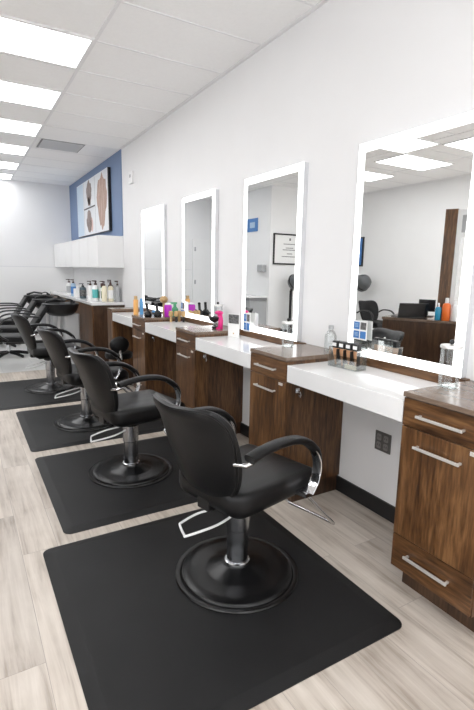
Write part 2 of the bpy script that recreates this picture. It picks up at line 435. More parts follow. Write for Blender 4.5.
desk(5.297, 6.129, 'farthest white styling desk, with amber and blue spray cans behind it')
def led_mirror(y0, y1, label):
    t = empty('lighted_mirror', (XW - .001, (y0 + y1) / 2, .990), label, 'mirror', 'backlit wall mirrors over the desks')
    h = (y1 - y0) / 2; Z = 1.275; X = -.045; bw = .052
    B(X + .004, 0, -h, h, 0, Z).build('housing', M['alu'], t)
    f = MB()
    for q in ((-h, h, 0, bw), (-h, h, Z - bw, Z), (-h, -h + bw, bw, Z - bw), (h - bw, h, bw, Z - bw)): f.box(X, X + .0039, q[0], q[1], q[2], q[3])
    f.build('light_border', M['led'], t)
    B(X + .001, X + .0039, -h + bw, h - bw, bw, Z - bw).build('mirror_glass', M['mirror'], t)
led_mirror(1.410, 2.222, 'largest and nearest lighted mirror at right, reflecting ceiling lights and brown counter')
led_mirror(2.760, 3.560, 'lighted mirror reflecting a framed certificate and a hood dryer')
led_mirror(4.100, 4.858, 'lighted mirror reflecting a white door with lever handle')
led_mirror(5.410, 6.190, 'farthest and smallest lighted mirror, reflecting a bare white wall')
# outlet
t = empty('wall_outlet', (XW - .001, 1.907, .478), 'grey four-socket outlet on white wall under the nearest desk', 'outlet')
B(-.007, 0, -.062, .062, -.062, .062).build('plate', M['outlet'], t, bevel=.003)
for yy in (-.027, .027):
    for zz in (-.026, .026):
        s = MB(); s.prism(rrect(-.020, .020, -.017, .017, .008, 3), 0, .004); s.xf(Matrix.Translation((-.007, yy, zz)) @ Matrix.Rotation(-PI / 2, 4, 'Y'))
        o = s.build('socket', M['outlet_face'], t)
        q = MB(); q.box(-.0118, -.011, yy - .009, yy - .006, zz - .004, zz + .007); q.box(-.0118, -.011, yy + .006, yy + .009, zz - .004, zz + .007); q.build('slot', M['blackplastic'], o)
# thermostat
t = empty('wall_thermostat', (XW - .001, 6.67, 2.76), 'small white sensor box high on wall right of blue accent', 'sensor')
B(-.035, 0, -.075, .075, -.08, .08).build('case', M['white'], t, bevel=.006); B(-.037, -.0351, -.03, .03, .0, .04).build('display', M['greyfabric'], t)

# ------------------------------------------------------------------ anti-fatigue mats
def mat_(x0, x1, y0, y1, label):
    cx, cy = (x0 + x1) / 2, (y0 + y1) / 2; a, b_ = (x1 - x0) / 2, (y1 - y0) / 2
    m = MB(); rings = []
    for ins, z in ((0, 0), (0, .004), (.055, .0145), (.065, .015), ):
        rings.append([(x, y, z) for x, y in rrect(-a + ins, a - ins, -b_ + ins, b_ - ins, max(.045 - ins * .4, .02), 6)])
    n = len(rings[0]); vs = [p for r in rings for p in r]; fs = [tuple(range(n))[::-1], tuple(range((len(rings) - 1) * n, len(rings) * n))]
    for k in range(len(rings) - 1):
        for i in range(n): fs.append((k * n + i, k * n + (i + 1) % n, (k + 1) * n + (i + 1) % n, (k + 1) * n + i))
    m.add(vs, fs)
    return tag(m.build('floor_mat', M['mat'], loc=(cx, cy, .0005)), label, 'mat', 'black rubber mats under the styling chairs')
mat_(.275, 1.562, 1.158, 2.490, 'nearest and largest-looking black rubber floor mat at the bottom')
mat_(.410, 1.680, 2.585, 3.845, 'second black rubber floor mat from the front, under second chair')
mat_(.405, 1.675, 3.985, 5.240, 'third black rubber floor mat from the front, under third chair')
mat_(.10, 1.50, 5.375, 6.750, 'farthest black rubber floor mat, cut by the left picture edge')

# ------------------------------------------------------------------ styling chair
def back_mesh():
    half = [(0, .480), (.09, .482), (.155, .505), (.208, .570), (.240, .66), (.253, .76), (.250, .85), (.232, .912), (.190, .944), (.10, .945), (0, .938)]
    pts = [Vector((a, b, 0)) for a, b in half] + [Vector((-a, b, 0)) for a, b in half[-2:0:-1]]
    out = smooth_path(pts, 4, True)
    c = Vector((0, .73, 0)); n = len(out)
    rho = [0, .35, .6, .78, .9, .97, 1.0]
    def base_x(v, z):
        t = (z - .5) / .47
        return -.212 - .175 * t + (.06 + .03 * t) * (v / .26) ** 2 - .10 * max(0, t - .8)
    def T(r, z): return (.032 + .020 * max(0, (z - .84) / .12)) * (1 - r ** 5) ** .5
    m = MB(); vs = []; fs = []
    for side in (1, -1):
        for ri, r in enumerate(rho):
            for p in out:
                q = c + (p - c) * r
                vs.append((base_x(q.x, q.y) + side * T(min(r, 1), q.y), q.x, q.y))
    R_ = len(rho)
    for sd in range(2):
        for k in range(R_ - 1):
            for i in range(n):
                if k == 0: continue
                a = (sd * R_ + k) * n
                fs.append((a + i, a + (i + 1) % n, a + n + (i + 1) % n, a + n + i))
        a = (sd * R_ + 1) * n; fs.append(tuple(a + i for i in range(n)))
    a, b_ = (R_ - 1) * n, (2 * R_ - 1) * n
    for i in range(n): fs.append((a + i, a + (i + 1) % n, b_ + (i + 1) % n, b_ + i))
    m.add(vs, fs, True)
    # drop unused centre rings
    used = sorted({i for f in m.f for i in f}); mp = {o: k for k, o in enumerate(used)}
    m.v = [m.v[i] for i in used]; m.f = [tuple(mp[i] for i in f) for f in m.f]
    # piping path
    pip = []
    for p in out:
        q = c + (p - c) * .965
        pip.append((base_x(q.x, q.y) - T(.965, q.y) - .001, q.x, q.y))
    return m, pip
def seat_mesh():
    m = MB(); rings = []
    lv = [(.075, .415), (.045, .420), (.010, .445), (0, .475), (0, .512), (.004, .526), (.014, .537), (.035, .543), (.09, .548), (.18, .546)]
    for ins, z in lv:
        r = max(.095 - ins, .02)
        ring = []
        for x, y in rrect(-.228 + ins, .375 - ins, -.240 + ins, .240 - ins, r, 6):
            zz = z - (.065 * max(0, (x - .22) / .165) ** 2 if z > .45 else 0) + (.0 if z < .5 else .006 * abs(y) / .2)
            ring.append((x, y, zz))
        rings.append(ring)
    n = len(rings[0]); vs = [p for r in rings for p in r]; fs = [tuple(range(n))[::-1], tuple(range((len(rings) - 1) * n, len(rings) * n))]
    for k in range(len(rings) - 1):
        for i in range(n): fs.append((k * n + i, k * n + (i + 1) % n, (k + 1) * n + (i + 1) % n, (k + 1) * n + i))
    m.add(vs, fs, True); return m
def make_chair(loc, rot, label):
    t = empty('styling_chair', loc, label, 'chair', 'black hydraulic styling chairs', rot)
    b = MB().lathe([(.308, 0), (.311, .005), (.306, .010), (.288, .011), (.280, .006), (.277, .014), (.268, .020), (.22, .021), (.160, .022), (.145, .025), (.10, .043), (.078, .052), (.066, .056), (.03, .058)], seg=64)
    b.build('base_plate', M['blackgloss'], t)
    c = MB(); c.lathe([(.053, .055), (.053, .235), (.057, .24), (.057, .36), (.050, .366)], seg=32)
    col = c.build('hydraulic_column', M['darkchrome'], t)
    MB().lathe([(.058, .055), (.063, .058), (.063, .068), (.058, .072)], seg=32).build('collar', M['chrome'], col)
    p = MB(); p.box(-.15, .16, -.10, .10, .395, .425); p.cyl(.07, .360, .396); p.box(-.02, .30, -.17, .17, .408, .424)
    p.build('seat_plate', M['blackplastic'], t, bevel=.004)
    seat_mesh().build('seat', M['vinyl'], t)
    bk, pip = back_mesh()
    bo = bk.build('backrest', M['vinyl'], t)
    MB().sweep(pip, .0045, seg=6, closed=True).build('piping', M['vinyl'], bo)
    q = MB(); q.box(-.215, -.12, -.05, .05, .412, .424); q.box(-.225, -.205, -.04, .04, .412, .53); q.build('back_bracket', M['blackplastic'], t, bevel=.004)
    MB().ball(.011, (-.292, 0, .865)).build('button', M['steel'], bo)
    for s in (-1, 1):
        arc = [(-.225, .735), (-.14, .752), (-.03, .758), (.08, .745), (.165, .703), (.218, .64), (.232, .58), (.216, .52), (.175, .470)]
        P = smooth_path([(x, s * (.292), z) for x, z in arc], 6)
        a = MB(); a.sweep([(p.x, p.y, p.z) for p in P[20:]], .026, .005, seg=12, side=(0, 1, 0), sq=.5)
        ao = a.build('armrest', M['chrome'], t)
        k = int(len(P) * .74)
        MB().sweep([(p.x * 1.0 + (.006 if p.x > .19 else 0), p.y, p.z + .010) for p in P[:k]], .029, .0185, seg=16, side=(0, 1, 0), sq=.75,
                   taper=lambda u: 1 - .45 * max(0, (u - .7) / .3) ** 1.5 if u > -1 else 1).build('arm_pad', M['vinyl'], ao)
        f = MB(); f.box(.145, .20, s * .27 - .03, s * .27 + .03, .455, .475); f.sweep([(.17, s * .292, .478), (.15, s * .20, .44)], .010)
        f.build('arm_foot', M['chrome'], ao)
        g = MB(); g.sweep([(-.20, s * .292, .728), (-.232, s * .280, .716), (-.245, s * .225, .708)], .010, seg=10); g.build('arm_bracket', M['chrome'], ao)
    fr = smooth_path([(.10, -.13, .405), (.30, -.135, .385), (.50, -.155, .19), (.575, -.165, .115), (.592, -.145, .100), (.595, 0, .100), (.592, .145, .100), (.575, .165, .115), (.50, .155, .19), (.30, .135, .385), (.10, .13, .405)], 6)
    MB().sweep(fr, .0095, seg=10).build('footrest', M['chrome'], t)
    lv = smooth_path([(-.01, .04, .345), (-.06, .08, .328), (-.13, .150, .296), (-.215, .170, .272), (-.235, .160, .268), (-.270, .080, .268), (-.262, .062, .268), (-.13, .0, .30), (-.02, -.03, .345)], 5)
    MB().sweep(lv, .006, seg=8).build('pump_lever', M['whiteenamel'], t)
    return t
c1 = make_chair((1.10, 1.825, .0155), math.radians(13), 'nearest and largest black styling chair on the front mat')
dup(c1, (1.01, 3.24, .0155), math.radians(10), 'second black styling chair from the front, on the second mat')
dup(c1, (.985, 4.55, .0155), math.radians(7), 'third black styling chair from the front, on the third mat')
dup(c1, (.90, 6.10, .0155), math.radians(5), 'farthest black styling chair of the mat row, on the cut-off mat')

# ------------------------------------------------------------------ shampoo counter
t = empty('bottle_counter', (1.69, 7.16, 0), 'walnut counter with white top carrying product bottles beside the basins', 'counter')
D = XW - 1.69 - .001; W = YB - 7.16 - .02
B(.02, D, .01, W, .0, .955).build('body', M['walnut_dark'], t)
for k in range(6):
    a = B(0, .0195, .012 + k * .61, .012 + (k + 1) * .61 - .006, .02, .95).build('door', M['walnut'], t)
B(-.015, D, -.012, W, .957, 1.000).build('white_top', M['quartz'], t, bevel=.002)
t = empty('wall_cupboard', (1.80, 7.16, 1.522), 'row of white overhead cupboards below the blue accent wall', 'cupboard')
D = XW - 1.80 - .001; W = 3.72
B(.018, D, 0, W, 0, .47).build('carcass', M['cupboard'], t, bevel=.002)
for k in range(6):
    a = B(0, .0165, .003 + k * .62, .608 + k * .62, .002, .468).build('door', M['cupboard'], t, bevel=.002)
    B(-.012, 0, .20 + k * .62, .42 + k * .62, .455, .462).build('handle', M['steel'], a)

# bottles
def bottle(x, y, z, r, h, body, label_, name='pump_bottle', cap='maroon', lab=None, pump=True, square=False, cat='bottle', group='product bottles on the white counter'):
    t = empty(name, (x, y, z), label_, cat, group)
    if square: MB().prism(rrect(-r, r, -r, r, r * .3, 3), 0, h * .72).build('body', M[body], t, bevel=.004)
    else: MB().lathe([(r * .9, 0), (r, .006), (r, h * .66), (r * .8, h * .74), (r * .36, h * .78), (r * .36, h * .8)], seg=20).build('body', M[body], t)
    c = MB()
    if pump:
        c.lathe([(r * .42, h * .78), (r * .42, h * .86), (r * .15, h * .87), (r * .15, h * .95), (r * .3, h * .96), (r * .3, h)], seg=12)
        c.box(-r * 1.1, 0, -r * .16, r * .16, h * .955, h)
    else: c.lathe([(r * .45, h * .76), (r * .45, h * .97), (r * .3, h)], seg=12)
    c.build('pump' if pump else 'cap', M[cap], t)
    if lab:
        if square: B(-r - .002, -r, -r * .7, r * .7, h * .15, h * .55).build('sticker', M[lab], t); B(-r * .7, r * .7, -r - .002, -r, h * .15, h * .55).build('sticker', M[lab], t)
        else: MB().lathe([(r + .0006, h * .15), (r + .0015, h * .16), (r + .0015, h * .56), (r + .0006, h * .57)], seg=20).build('sticker', M[lab], t)
    return t
zt = 1.0005
bottle(1.78, 9.30, zt, .05, .30, 'white', 'white pump bottle with grey label at far left of counter', lab='greyfabric')
bottle(1.80, 9.02, zt, .045, .30, 'leafpale', 'slim pale blue pump bottle near the far end of the counter', lab='leafblue')
bottle(1.82, 8.72, zt, .07, .20, 'white', 'squat square white bottle with small dark mark', square=True, lab='paper', cap='white', pump=False)
bottle(1.80, 8.25, zt, .055, .25, 'slate', 'dark slate bottle in the middle of the counter', lab='grey_photo', cap='blackplastic')
bottle(1.92, 8.20, zt, .05, .25, 'slate', 'dark bottle behind the slate bottle mid counter', cap='blackplastic')
bottle(1.78, 7.62, zt, .045, .31, 'white', 'white pump bottle just left of the teal one', lab='paper')
bottle(1.83, 7.52, zt, .045, .32, 'white', 'white pump bottle with a broad teal label and dark brown pump', lab='teal')
bottle(1.93, 7.50, zt, .045, .28, 'white', 'white square bottle with dark green label', square=True, lab='darkgreen', pump=False, cap='maroon')
bottle(1.93, 7.36, zt, .042, .31, 'cream', 'cream pump bottle behind the near counter corner', lab='cream')
bottle(2.025, 7.34, zt, .042, .31, 'cream', 'pale yellow pump bottle near the wall end of counter', lab='paper')
bottle(2.12, 7.30, zt, .038, .32, 'greyfabric', 'grey pump bottle closest to the wall at counter end', cap='maroon')
bottle(1.98, 7.62, zt, .045, .31, 'green', 'green pump bottle at the back of the counter group')
bottle(1.90, 7.75, zt, .045, .31, 'white', 'white pump bottle at the back between teal and slate bottles')
bottle(2.08, 7.55, zt, .045, .33, 'maroon', 'dark brown bottle against the wall on the counter')
# poster of hair pictures
t = empty('hair_poster', (XW - .013, 8.83, 2.105), 'large mounted hair picture poster on the blue accent wall', 'poster')
t.scale = (1, .975, .985)
B(-.045, 0, -1.16, 1.15, 0, .985).build('board', M['blackplastic'], t, bevel=.003)
B(-.0475, -.0452, -1.13, 1.15, .012, .985).build('print', M['poster'], t)
pb = B(-.0485, -.0476, .62, 1.14, .02, .975).build('print_panel', M['poster_blue'], t)
l = MB(); l.box(-.0495, -.0486, .55, .565, .02, .97); l.box(-.0495, -.0486, -.30, -.285, .02, .97); l.build('divider', M['greyfabric'], t)
B(-.0505, -.0496, -.285, .55, .475, .50).build('divider', M['blackplastic'], t)
def lock(c, ry, rz, m, seed, taper=.3):
    rnd = random.Random(seed); n = 26; pts = []
    for k in range(n):
        a = 2 * PI * k / n; w = 1 + .12 * rnd.uniform(-1, 1)
        y = math.cos(a) * ry * w * (1 - taper * (math.sin(a) < 0) * abs(math.sin(a))); z = math.sin(a) * rz * w
        pts.append((z, y))
    q = MB(); q.prism(pts, 0, .001); q.xf(Matrix.Translation((-.0486, c[0], c[1])) @ Matrix.Rotation(-PI / 2, 4, 'Y'))
    q.build('printed_hair', M[m], t)
lock((.14, .74), .20, .22, 'hairdark', 1); lock((.15, .60), .07, .08, 'skin', 9)
lock((.18, .24), .19, .21, 'hairdark', 2); lock((-.02, .17), .09, .12, 'skin', 4)
lock((-.74, .50), .33, .44, 'hairlight', 3, .45)

# ------------------------------------------------------------------ wash basins
def wash(y, label, star=True):
    t = empty('wash_basin_chair', (1.32, y, 0), label, 'shampoo chair', 'black backwash basins with reclining chairs')
    # bowl
    pr = [(.08, .77), (.17, .79), (.23, .84), (.265, .93), (.272, .965), (.25, .972), (.235, .955), (.19, .89), (.12, .855), (.04, .85)]
    bo = MB().lathe(pr, seg=32, sx=1, sy=1).build('bowl', M['blackplastic'], t)
    g = MB(); g.sweep(smooth_path([(.18, 0, .95), (.18, 0, 1.0), (.12, 0, 1.025), (.05, 0, 1.0)], 5), .010); g.cyl(.02, .95, 1.0, (.18, .09)); g.cyl(.02, .95, 1.0, (.18, -.09))
    g.build('faucet', M['blackplastic'], bo)
    h = MB(); h.sweep([(-.20, .12, .98), (-.06, .14, 1.02), (.08, .1, 1.0)], .018); h.build('spray_head', M['blackplastic'], bo)
    p = MB(); p.prism(rrect(.02, .26, -.11, .11, .04), 0, .80); p.build('pedestal', M['greyfabric'], t, bevel=.005)
    q = MB(); q.sweep(smooth_path([(.0, .12, .84), (-.02, .13, .5), (.06, .13, .38), (.02, .15, .25), (.10, .13, .12)], 4), .022, seg=8); q.build('drain_pipe', M['whiteenamel'], t)
    # reclining back, seat, arms, leg rest
    def slab(p0, p1, w, th, name, m):
        a, b_ = Vector((p0[0], 0, p0[1])), Vector((p1[0], 0, p1[1])); n = 8
        mb = MB(); mb.sweep([a + (b_ - a) * k / n for k in range(n + 1)], w, th, seg=16, side=(0, 1, 0), sq=.35)
        return mb.build(name, m, t)
    slab((-.22, .93), (-.50, .50), .20, .035, 'backrest', M['vinyl'])
    slab((-.47, .46), (-.95, .48), .23, .05, 'seat', M['vinyl'])
    slab((-.98, .46), (-1.12, .14), .19, .03, 'leg_rest', M['vinyl'])
    for s in (-1, 1):
        P = smooth_path([(-.34, s * .26, .78), (-.50, s * .275, .80), (-.75, s * .275, .79), (-.88, s * .27, .70), (-.90, s * .26, .56), (-.78, s * .25, .46)], 5)
        MB().sweep(P, .022, .014, seg=8, side=(0, 1, 0)).build('armrest', M['blackplastic'], t)
    f = MB(); f.box(-.80, .02, -.04, .04, .37, .41)
    f.build('support_bar', M['blackplastic'], t, bevel=.01)
    if star:
        c = MB(); c.cyl(.03, .05, .40, (-.68, 0)); c.build('column', M['chrome'], t)
        s_ = MB()
        for k in range(5):
            a = 2 * PI * k / 5 + .3
            s_.sweep([(-.68, 0, .075), (-.68 + .16 * math.cos(a), .16 * math.sin(a), .06), (-.68 + .33 * math.cos(a), .33 * math.sin(a), .025)], .028, .018, seg=8)
        s_.build('star_base', M['blackplastic'], t)
wash(7.62, 'nearest black shampoo basin with reclining chair, beside the walnut counter', False)
wash(8.75, 'middle black shampoo basin with reclining chair')
wash(9.95, 'farthest black shampoo basin with reclining chair, next to the back wall')

# ------------------------------------------------------------------ waiting / task chairs at the left edge
def lounge_chair(loc, rot, label, star=True, group='black arm chairs of the waiting area'):
    t = empty('waiting_chair', loc, label, 'chair', group, rot)
    m = seat_mesh(); m.build('seat', M['vinyl'], t)
    bk, pip = back_mesh(); bk.build('backrest', M['vinyl'], t)
    q = MB(); q.box(-.29, -.15, -.05, .05, .42, .455); q.box(-.30, -.27, -.05, .05, .42, .60); q.build('back_bracket', M['blackplastic'], t)
    for s in (-1, 1):
        arc = [(-.27, .70), (-.15, .755), (0, .765), (.12, .745), (.20, .68), (.22, .58), (.17, .46)]
        P = smooth_path([(x, s * .285, z) for x, z in arc], 5)
        MB().sweep(P, .024, .014, seg=10, side=(0, 1, 0)).build('armrest', M['blackplastic'], t)
    c = MB(); c.cyl(.028, .05, .42); c.build('column', M['chrome'], t)
    s_ = MB()
    for k in range(5):
        a = 2 * PI * k / 5 + .3
        s_.sweep([(0, 0, .075), (.16 * math.cos(a), .16 * math.sin(a), .06), (.33 * math.cos(a), .33 * math.sin(a), .025)], .028, .018, seg=8)
    s_.build('star_base', M['blackplastic'], t)
    return t
def hood_dryer(loc, rot, label):
    t = empty('hood_dryer', loc, label, 'hair dryer', 'standing hood dryers', rot)
    MB().lathe([(.165, -.15), (.175, -.09), (.165, .02), (.13, .09), (.07, .13), (.01, .145)], (0, 0, 0), 28).xf(Matrix.Translation((.12, 0, 1.33)) @ Matrix.Rotation(math.radians(60), 4, 'Y')).build('hood', M['hood'], t)
    MB().lathe([(.18, -.02), (.19, .0), (.18, .02)], (0, 0, 0), 28).xf(Matrix.Translation((.05, 0, 1.30)) @ Matrix.Rotation(math.radians(60), 4, 'Y')).build('hood_rim', M['blackplastic'], t)
    MB().sweep([(-.05, 0, 1.25), (-.12, 0, 1.1), (-.12, 0, .06)], .03).build('stand', M['blackplastic'], t)
    s_ = MB()
    for k in range(4):
        a = PI / 2 * k + PI / 4; s_.sweep([(-.12, 0, .07), (-.12 + .26 * math.cos(a), .26 * math.sin(a), .025)], .022, .015, seg=8)
    s_.build('star_base', M['blackplastic'], t)
hood_dryer((-1.80, 7.98, 0), -PI / 2, 'grey hood dryer under the framed certificate, seen in the second mirror')
hood_dryer((-3.22, 7.52, 0), -PI / 2, 'grey hood dryer by the far corner, seen in the nearest mirror')
lounge_chair((-3.05, 6.82, 0), math.radians(-85), 'dark arm chair under a hood dryer, seen in the nearest mirror')
lounge_chair((-1.80, 7.25, 0), -PI / 2, 'dark arm chair below the framed certificate, seen in mirrors')

# wall things on the corner room
t = empty('framed_certificate', (-1.775, BY - .002, 1.66), 'black framed certificate seen in the second mirror', 'picture')
f = MB()
for q in ((-.40, .37, 0, .03), (-.40, .37, .61, .64), (-.40, -.37, .03, .61), (.34, .37, .03, .61)): f.box(q[0], q[1], -.025, 0, q[2], q[3])
f.build('frame', M['blackplastic'], t); B(-.37, .34, -.012, 0, .03, .61).build('sheet', M['paper'], t)
q = MB()
for z, w in ((.42, .16), (.34, .10), (.30, .18), (.22, .07), (.16, .2)): q.box(-.05 - w, -.05 + w, -.0135, -.0121, z, z + .014)
q.prism([(-.03 + .04 * math.cos(a * PI / 4), .52 + .04 * math.sin(a * PI / 4)) for a in range(8)], 0, .001) if False else None
q.box(-.075, -.035, -.0135, -.0121, .50, .55); q.build('writing', M['grey_photo'], t)
t = empty('blue_picture', (XL + .002, 7.99, 1.66), 'dark framed blue picture seen at left of the nearest mirror', 'picture')
B(0, .03, -.25, .17, 0, .64).build('frame', M['blackplastic'], t); B(.0301, .032, -.22, .14, .03, .61).build('print', M['leafblue'], t)
t = empty('wall_sign', (BX + .001, 8.94, 2.36), 'small blue and white square sign seen in the second mirror', 'sign')
B(0, .01, -.21, .21, 0, .28).build('panel', M['leafblue'], t); B(.0101, .012, -.10, .10, .08, .20).build('marking', M['leafpale'], t)
t = empty('soap_dispenser', (BX + .001, 8.50, 1.50), 'chrome and white dispenser seen in the second mirror', 'dispenser')
B(0, .11, -.13, .06, 0, .15).build('case', M['greyfabric'], t, bevel=.01); B(.0, .07, .09, .16, .0, .12).build('side_case', M['white'], t, bevel=.01)
t = empty('side_counter', (BX + .001, 8.75, 0), 'pale side cabinet with dark edge seen in the second mirror', 'cabinet')
B(0, .42, -.43, .43, 0, .90).build('body', M['greyfabric'], t); B(-.0, .45, -.45, .45, .905, .96).build('worktop', M['vent'], t); B(.0, .45, -.45, .45, .961, .985).build('top_edge', M['quartz'], t)
t = tag(MB().lathe([(.05, 0), (.055, -.03), (.04, -.07), (.01, -.085)], seg=20).build('motion_sensor', M['white'], loc=(-3.1, 7.55, ZC - .006)), 'small white dome sensor on the ceiling seen in the nearest mirror', 'sensor')

# ------------------------------------------------------------------ reception counter seen in the nearest mirror
ang = math.atan2(-.72, -.32)      # runs away from the corner nearest the chairs
t = empty('reception_counter', (-.16, 4.05, 0), 'walnut reception counter seen in the nearest mirror', 'counter', rot=ang)
B(.01, 2.6, -.62, -.01, 0, .955).build('body', M['walnut_dark'], t)
B(0, 2.62, -.63, 0, .957, .985).build('worktop', M['walnut_top_sheen'], t, bevel=.002)
RC = Matrix.Translation((-.16, 4.05, 0)) @ Matrix.Rotation(ang, 4, 'Z')
def on(x, y, z=.986): return tuple(RC @ Vector((x, y, z)))
t = empty('display_tower', on(.60, -.16), 'walnut post with white framed glass panel seen in the nearest mirror', 'display', rot=ang)
B(0, .13, -.03, .03, 0, 1.25).build('post', M['walnut'], t)
f = MB()
for q in ((.131, .18, 0, 1.24), (.44, .49, 0, 1.24), (.18, .44, 1.18, 1.24), (.18, .44, .94, .99), (.18, .44, 0, .06)): f.box(q[0], q[1], -.025, .025, q[2], q[3])
f.build('frame', M['whiteenamel'], t); B(.18, .44, -.005, .005, .06, .94).build('glass_panel', M['window_glass'], t); B(.18, .44, -.01, .01, .99, 1.18).build('grey_panel', M['greyfabric'], t)
t = empty('laptop', on(.27, -.17), 'open black laptop on the reception counter seen in mirror', 'laptop', rot=ang - .6)
B(-.17, .17, -.13, .12, 0, .018).build('keyboard_half', M['blackplastic'], t, bevel=.004)
MB().box(-.17, .17, 0, .012, 0, .17).xf(Matrix.Translation((0, .12, .016)) @ Matrix.Rotation(-.25, 4, 'X')).build('screen_half', M['screen'], t)
t = empty('monitor', on(.40, -.49), 'small black monitor on the reception counter seen in mirror', 'monitor', rot=ang)
B(-.10, .10, -.01, .01, .06, .21).build('screen', M['screen'], t, bevel=.003); B(-.02, .02, -.01, .012, 0, .08).build('stand', M['blackplastic'], t); B(-.08, .08, -.06, .06, 0, .01).build('foot', M['blackplastic'], t)
g_ = 'jars and bottles on the reception counter'
ox, oy, oz = on(.72, -.06); bottle(ox, oy, oz, .045, .26, 'orange', 'orange bottle on the reception counter seen in mirror', cap='white', pump=False, group=g_)
ox, oy, oz = on(.635, -.06); bottle(ox, oy, oz, .035, .20, 'barbicide', 'blue jar beside the orange bottle seen in mirror', cap='chrome', pump=False, group=g_)
ox, oy, oz = on(.81, -.06); bottle(ox, oy, oz, .035, .25, 'white', 'white bottle right of the orange bottle seen in mirror', cap='white', pump=False, group=g_)

# ------------------------------------------------------------------ things on the stations
ZT, ZD = .9825, .9375
def jar(x, y, z, label, r=.045, h=.185):
    t = empty('glass_jar', (x, y, z), label, 'jar', 'tall clear glass jars')
    q = MB(); q.lathe([(r * .98, 0), (r, .004), (r, h)], seg=28)
    b = q.build('jar', M['acrylic'], t)
    MB().lathe([(r * .86, .004), (r * .86, .012)], seg=24).build('jar_foot', M['acrylic'], b)
    MB().lathe([(r * 1.1, h), (r * 1.12, h + .006), (r * 1.08, h + .014), (r * .2, h + .016)], seg=28).build('lid', M['steel'], t)
    MB().ball(.012, (0, 0, h + .028)).build('knob', M['blackplastic'], t)
jar(1.955, 1.345, ZT, 'clear jar with black knob on the nearest cabinet, in front of largest mirror')
jar(1.985, 2.655, ZT, 'clear lidded jar on the second cabinet, at lower right of the certificate mirror', .042, .16)
jar(2.10, 3.93, ZT, 'clear lidded jar on the third cabinet, left of the pink item', .045, .19)
t = empty('spray_bottle', (2.13, 2.37, ZT), 'small clear bottle against the wall on the second cabinet', 'bottle')
MB().lathe([(.038, 0), (.040, .005), (.040, .10), (.030, .125), (.016, .14), (.016, .15)], seg=24).build('body', M['acrylic'], t); MB().lathe([(.018, .15), (.018, .172), (.012, .175)], seg=16).build('cap', M['greyfabric'], t)
# organiser with four scissors-like combs
t = empty('brush_organizer', (1.985, 2.055, ZD), 'clear acrylic organizer with copper tapered brushes on the nearest desk', 'organizer', rot=.08)
o_ = MB()
o_.box(-.045, .045, -.112, .112, 0, .004); o_.box(-.045, -.042, -.112, .112, .004, .075); o_.box(.042, .045, -.112, .112, .004, .15)
o_.box(-.042, .042, -.112, -.109, .004, .12); o_.box(-.042, .042, .109, .112, .004, .12)
o_.build('box', M['acrylic'], t)
B(-.040, -.030, -.105, -.02, .005, .030).build('tray_block', M['cream'], t)
for k in range(4):
    y = .080 - k * .054
    p = MB(); p.lathe([(.004, .008), (.013, .045), (.025, .095), (.024, .112)], (0, 0, 0), 14, sx=.6).xf(Matrix.Translation((-.01, y, 0)))
    o2 = p.build('brush', M['copper'], t)
    MB().box(-.026, .006, y - .023, y + .023, .112, .156).build('brush_head', M['blackplastic'], o2, bevel=.006)
    B(-.032, -.027, y - .014, y + .014, .125, .145).build('brush_mark', M['white'], o2)
    B(-.036, -.012, y - .029, y - .025, .03, .11).build('brush_clip', M['blackplastic'], o2)
def card(x, y, z, w, h, label, kind, rot=0, easel=True):
    t = empty('display_card', (x, y, z), label, 'card', 'printed cards on the desks', rot)
    B(-.004, 0, -w / 2, w / 2, 0, h).build('sheet', M['paper'], t)
    if kind == 'blue':
        for a, b_, m in ((-.25, .27, 'leafblue'), (.22, .27, 'leafblue'), (-.25, .74, 'grey_photo'), (.22, .74, 'leafblue')):
            B(-.0052, -.0041, a * w - .20 * w, a * w + .20 * w, (b_ - .19) * h, (b_ + .19) * h).build('print', M[m], t)
        for k_ in (0, 1):
            q = MB()
            for zz in (.20, .27, .34): q.box(-.0062, -.0053, .10 * w, .34 * w, (zz + k_ * .47) * h, (zz + .03 + k_ * .47) * h)
            q.build('writing', M['leafpale'], t)
    else:
        B(-.0052, -.0041, -w * .46, w * .46, h * .58, h * .97).build('print', M['grey_photo'], t)
        MB().box(-.0052, -.0041, -.006, .006, h * .12, h * .18).build('print_mark', M['gold'], t)
    if easel: B(0, .022, -w * .3, w * .3, 0, .004).build('stand', M['acrylic'], t)
    return t
card(2.125, 2.10, 1.095, .118, .118, 'white card with four blue squares at lower left of the largest mirror', 'blue', easel=False)
B_ = empty('card_holder', (2.128, 2.085, ZD), 'clear stand holding the blue squares card behind the organizer', 'holder')
B(-.02, .01, -.05, .05, 0, .005).build('foot', M['acrylic'], B_); B(.0, .004, -.05, .05, .005, .157).build('upright', M['acrylic'], B_)
card(2.03, 3.50, ZD, .125, .20, 'white card with black and white photo on second desk, right of the pink item', 'bw', rot=.35)
card(2.125, 3.44, 1.00 - .012, .11, .16, 'blue printed card at lower left inside edge of the certificate mirror', 'blue', easel=False)
card(2.125, 4.80, 1.00 - .012, .10, .17, 'blue and white card at lower left edge of the mirror reflecting a door', 'blue', easel=False)
# pink hand mirror/dryer with black bowl
t = empty('tint_stand', (2.01, 3.74, ZT), 'hot pink stand with black bowl on the third cabinet', 'tool')
q = MB(); q.prism(rrect(-.03, .03, -.035, .035, .015), 0, .012); q.sweep(smooth_path([(0, -.025, .01), (0, -.035, .05), (0, -.03, .10), (0, -.01, .14)], 5), .024, .018); q.build('stand', M['pink'], t)
MB().lathe([(.015, .060), (.042, .078), (.052, .104), (.050, .110), (.04, .09)], (-.045, .005, 0), 20).build('bowl', M['blackplastic'], t)
MB().ball(.034, (0, .0, .145), sx=1, sy=1.6, sz=.6).build('cap', M['pink'], t)
MB().prism(rrect(-.05, .0, .0, .06, .02), .002, .02).build('foot', M['blackplastic'], t)
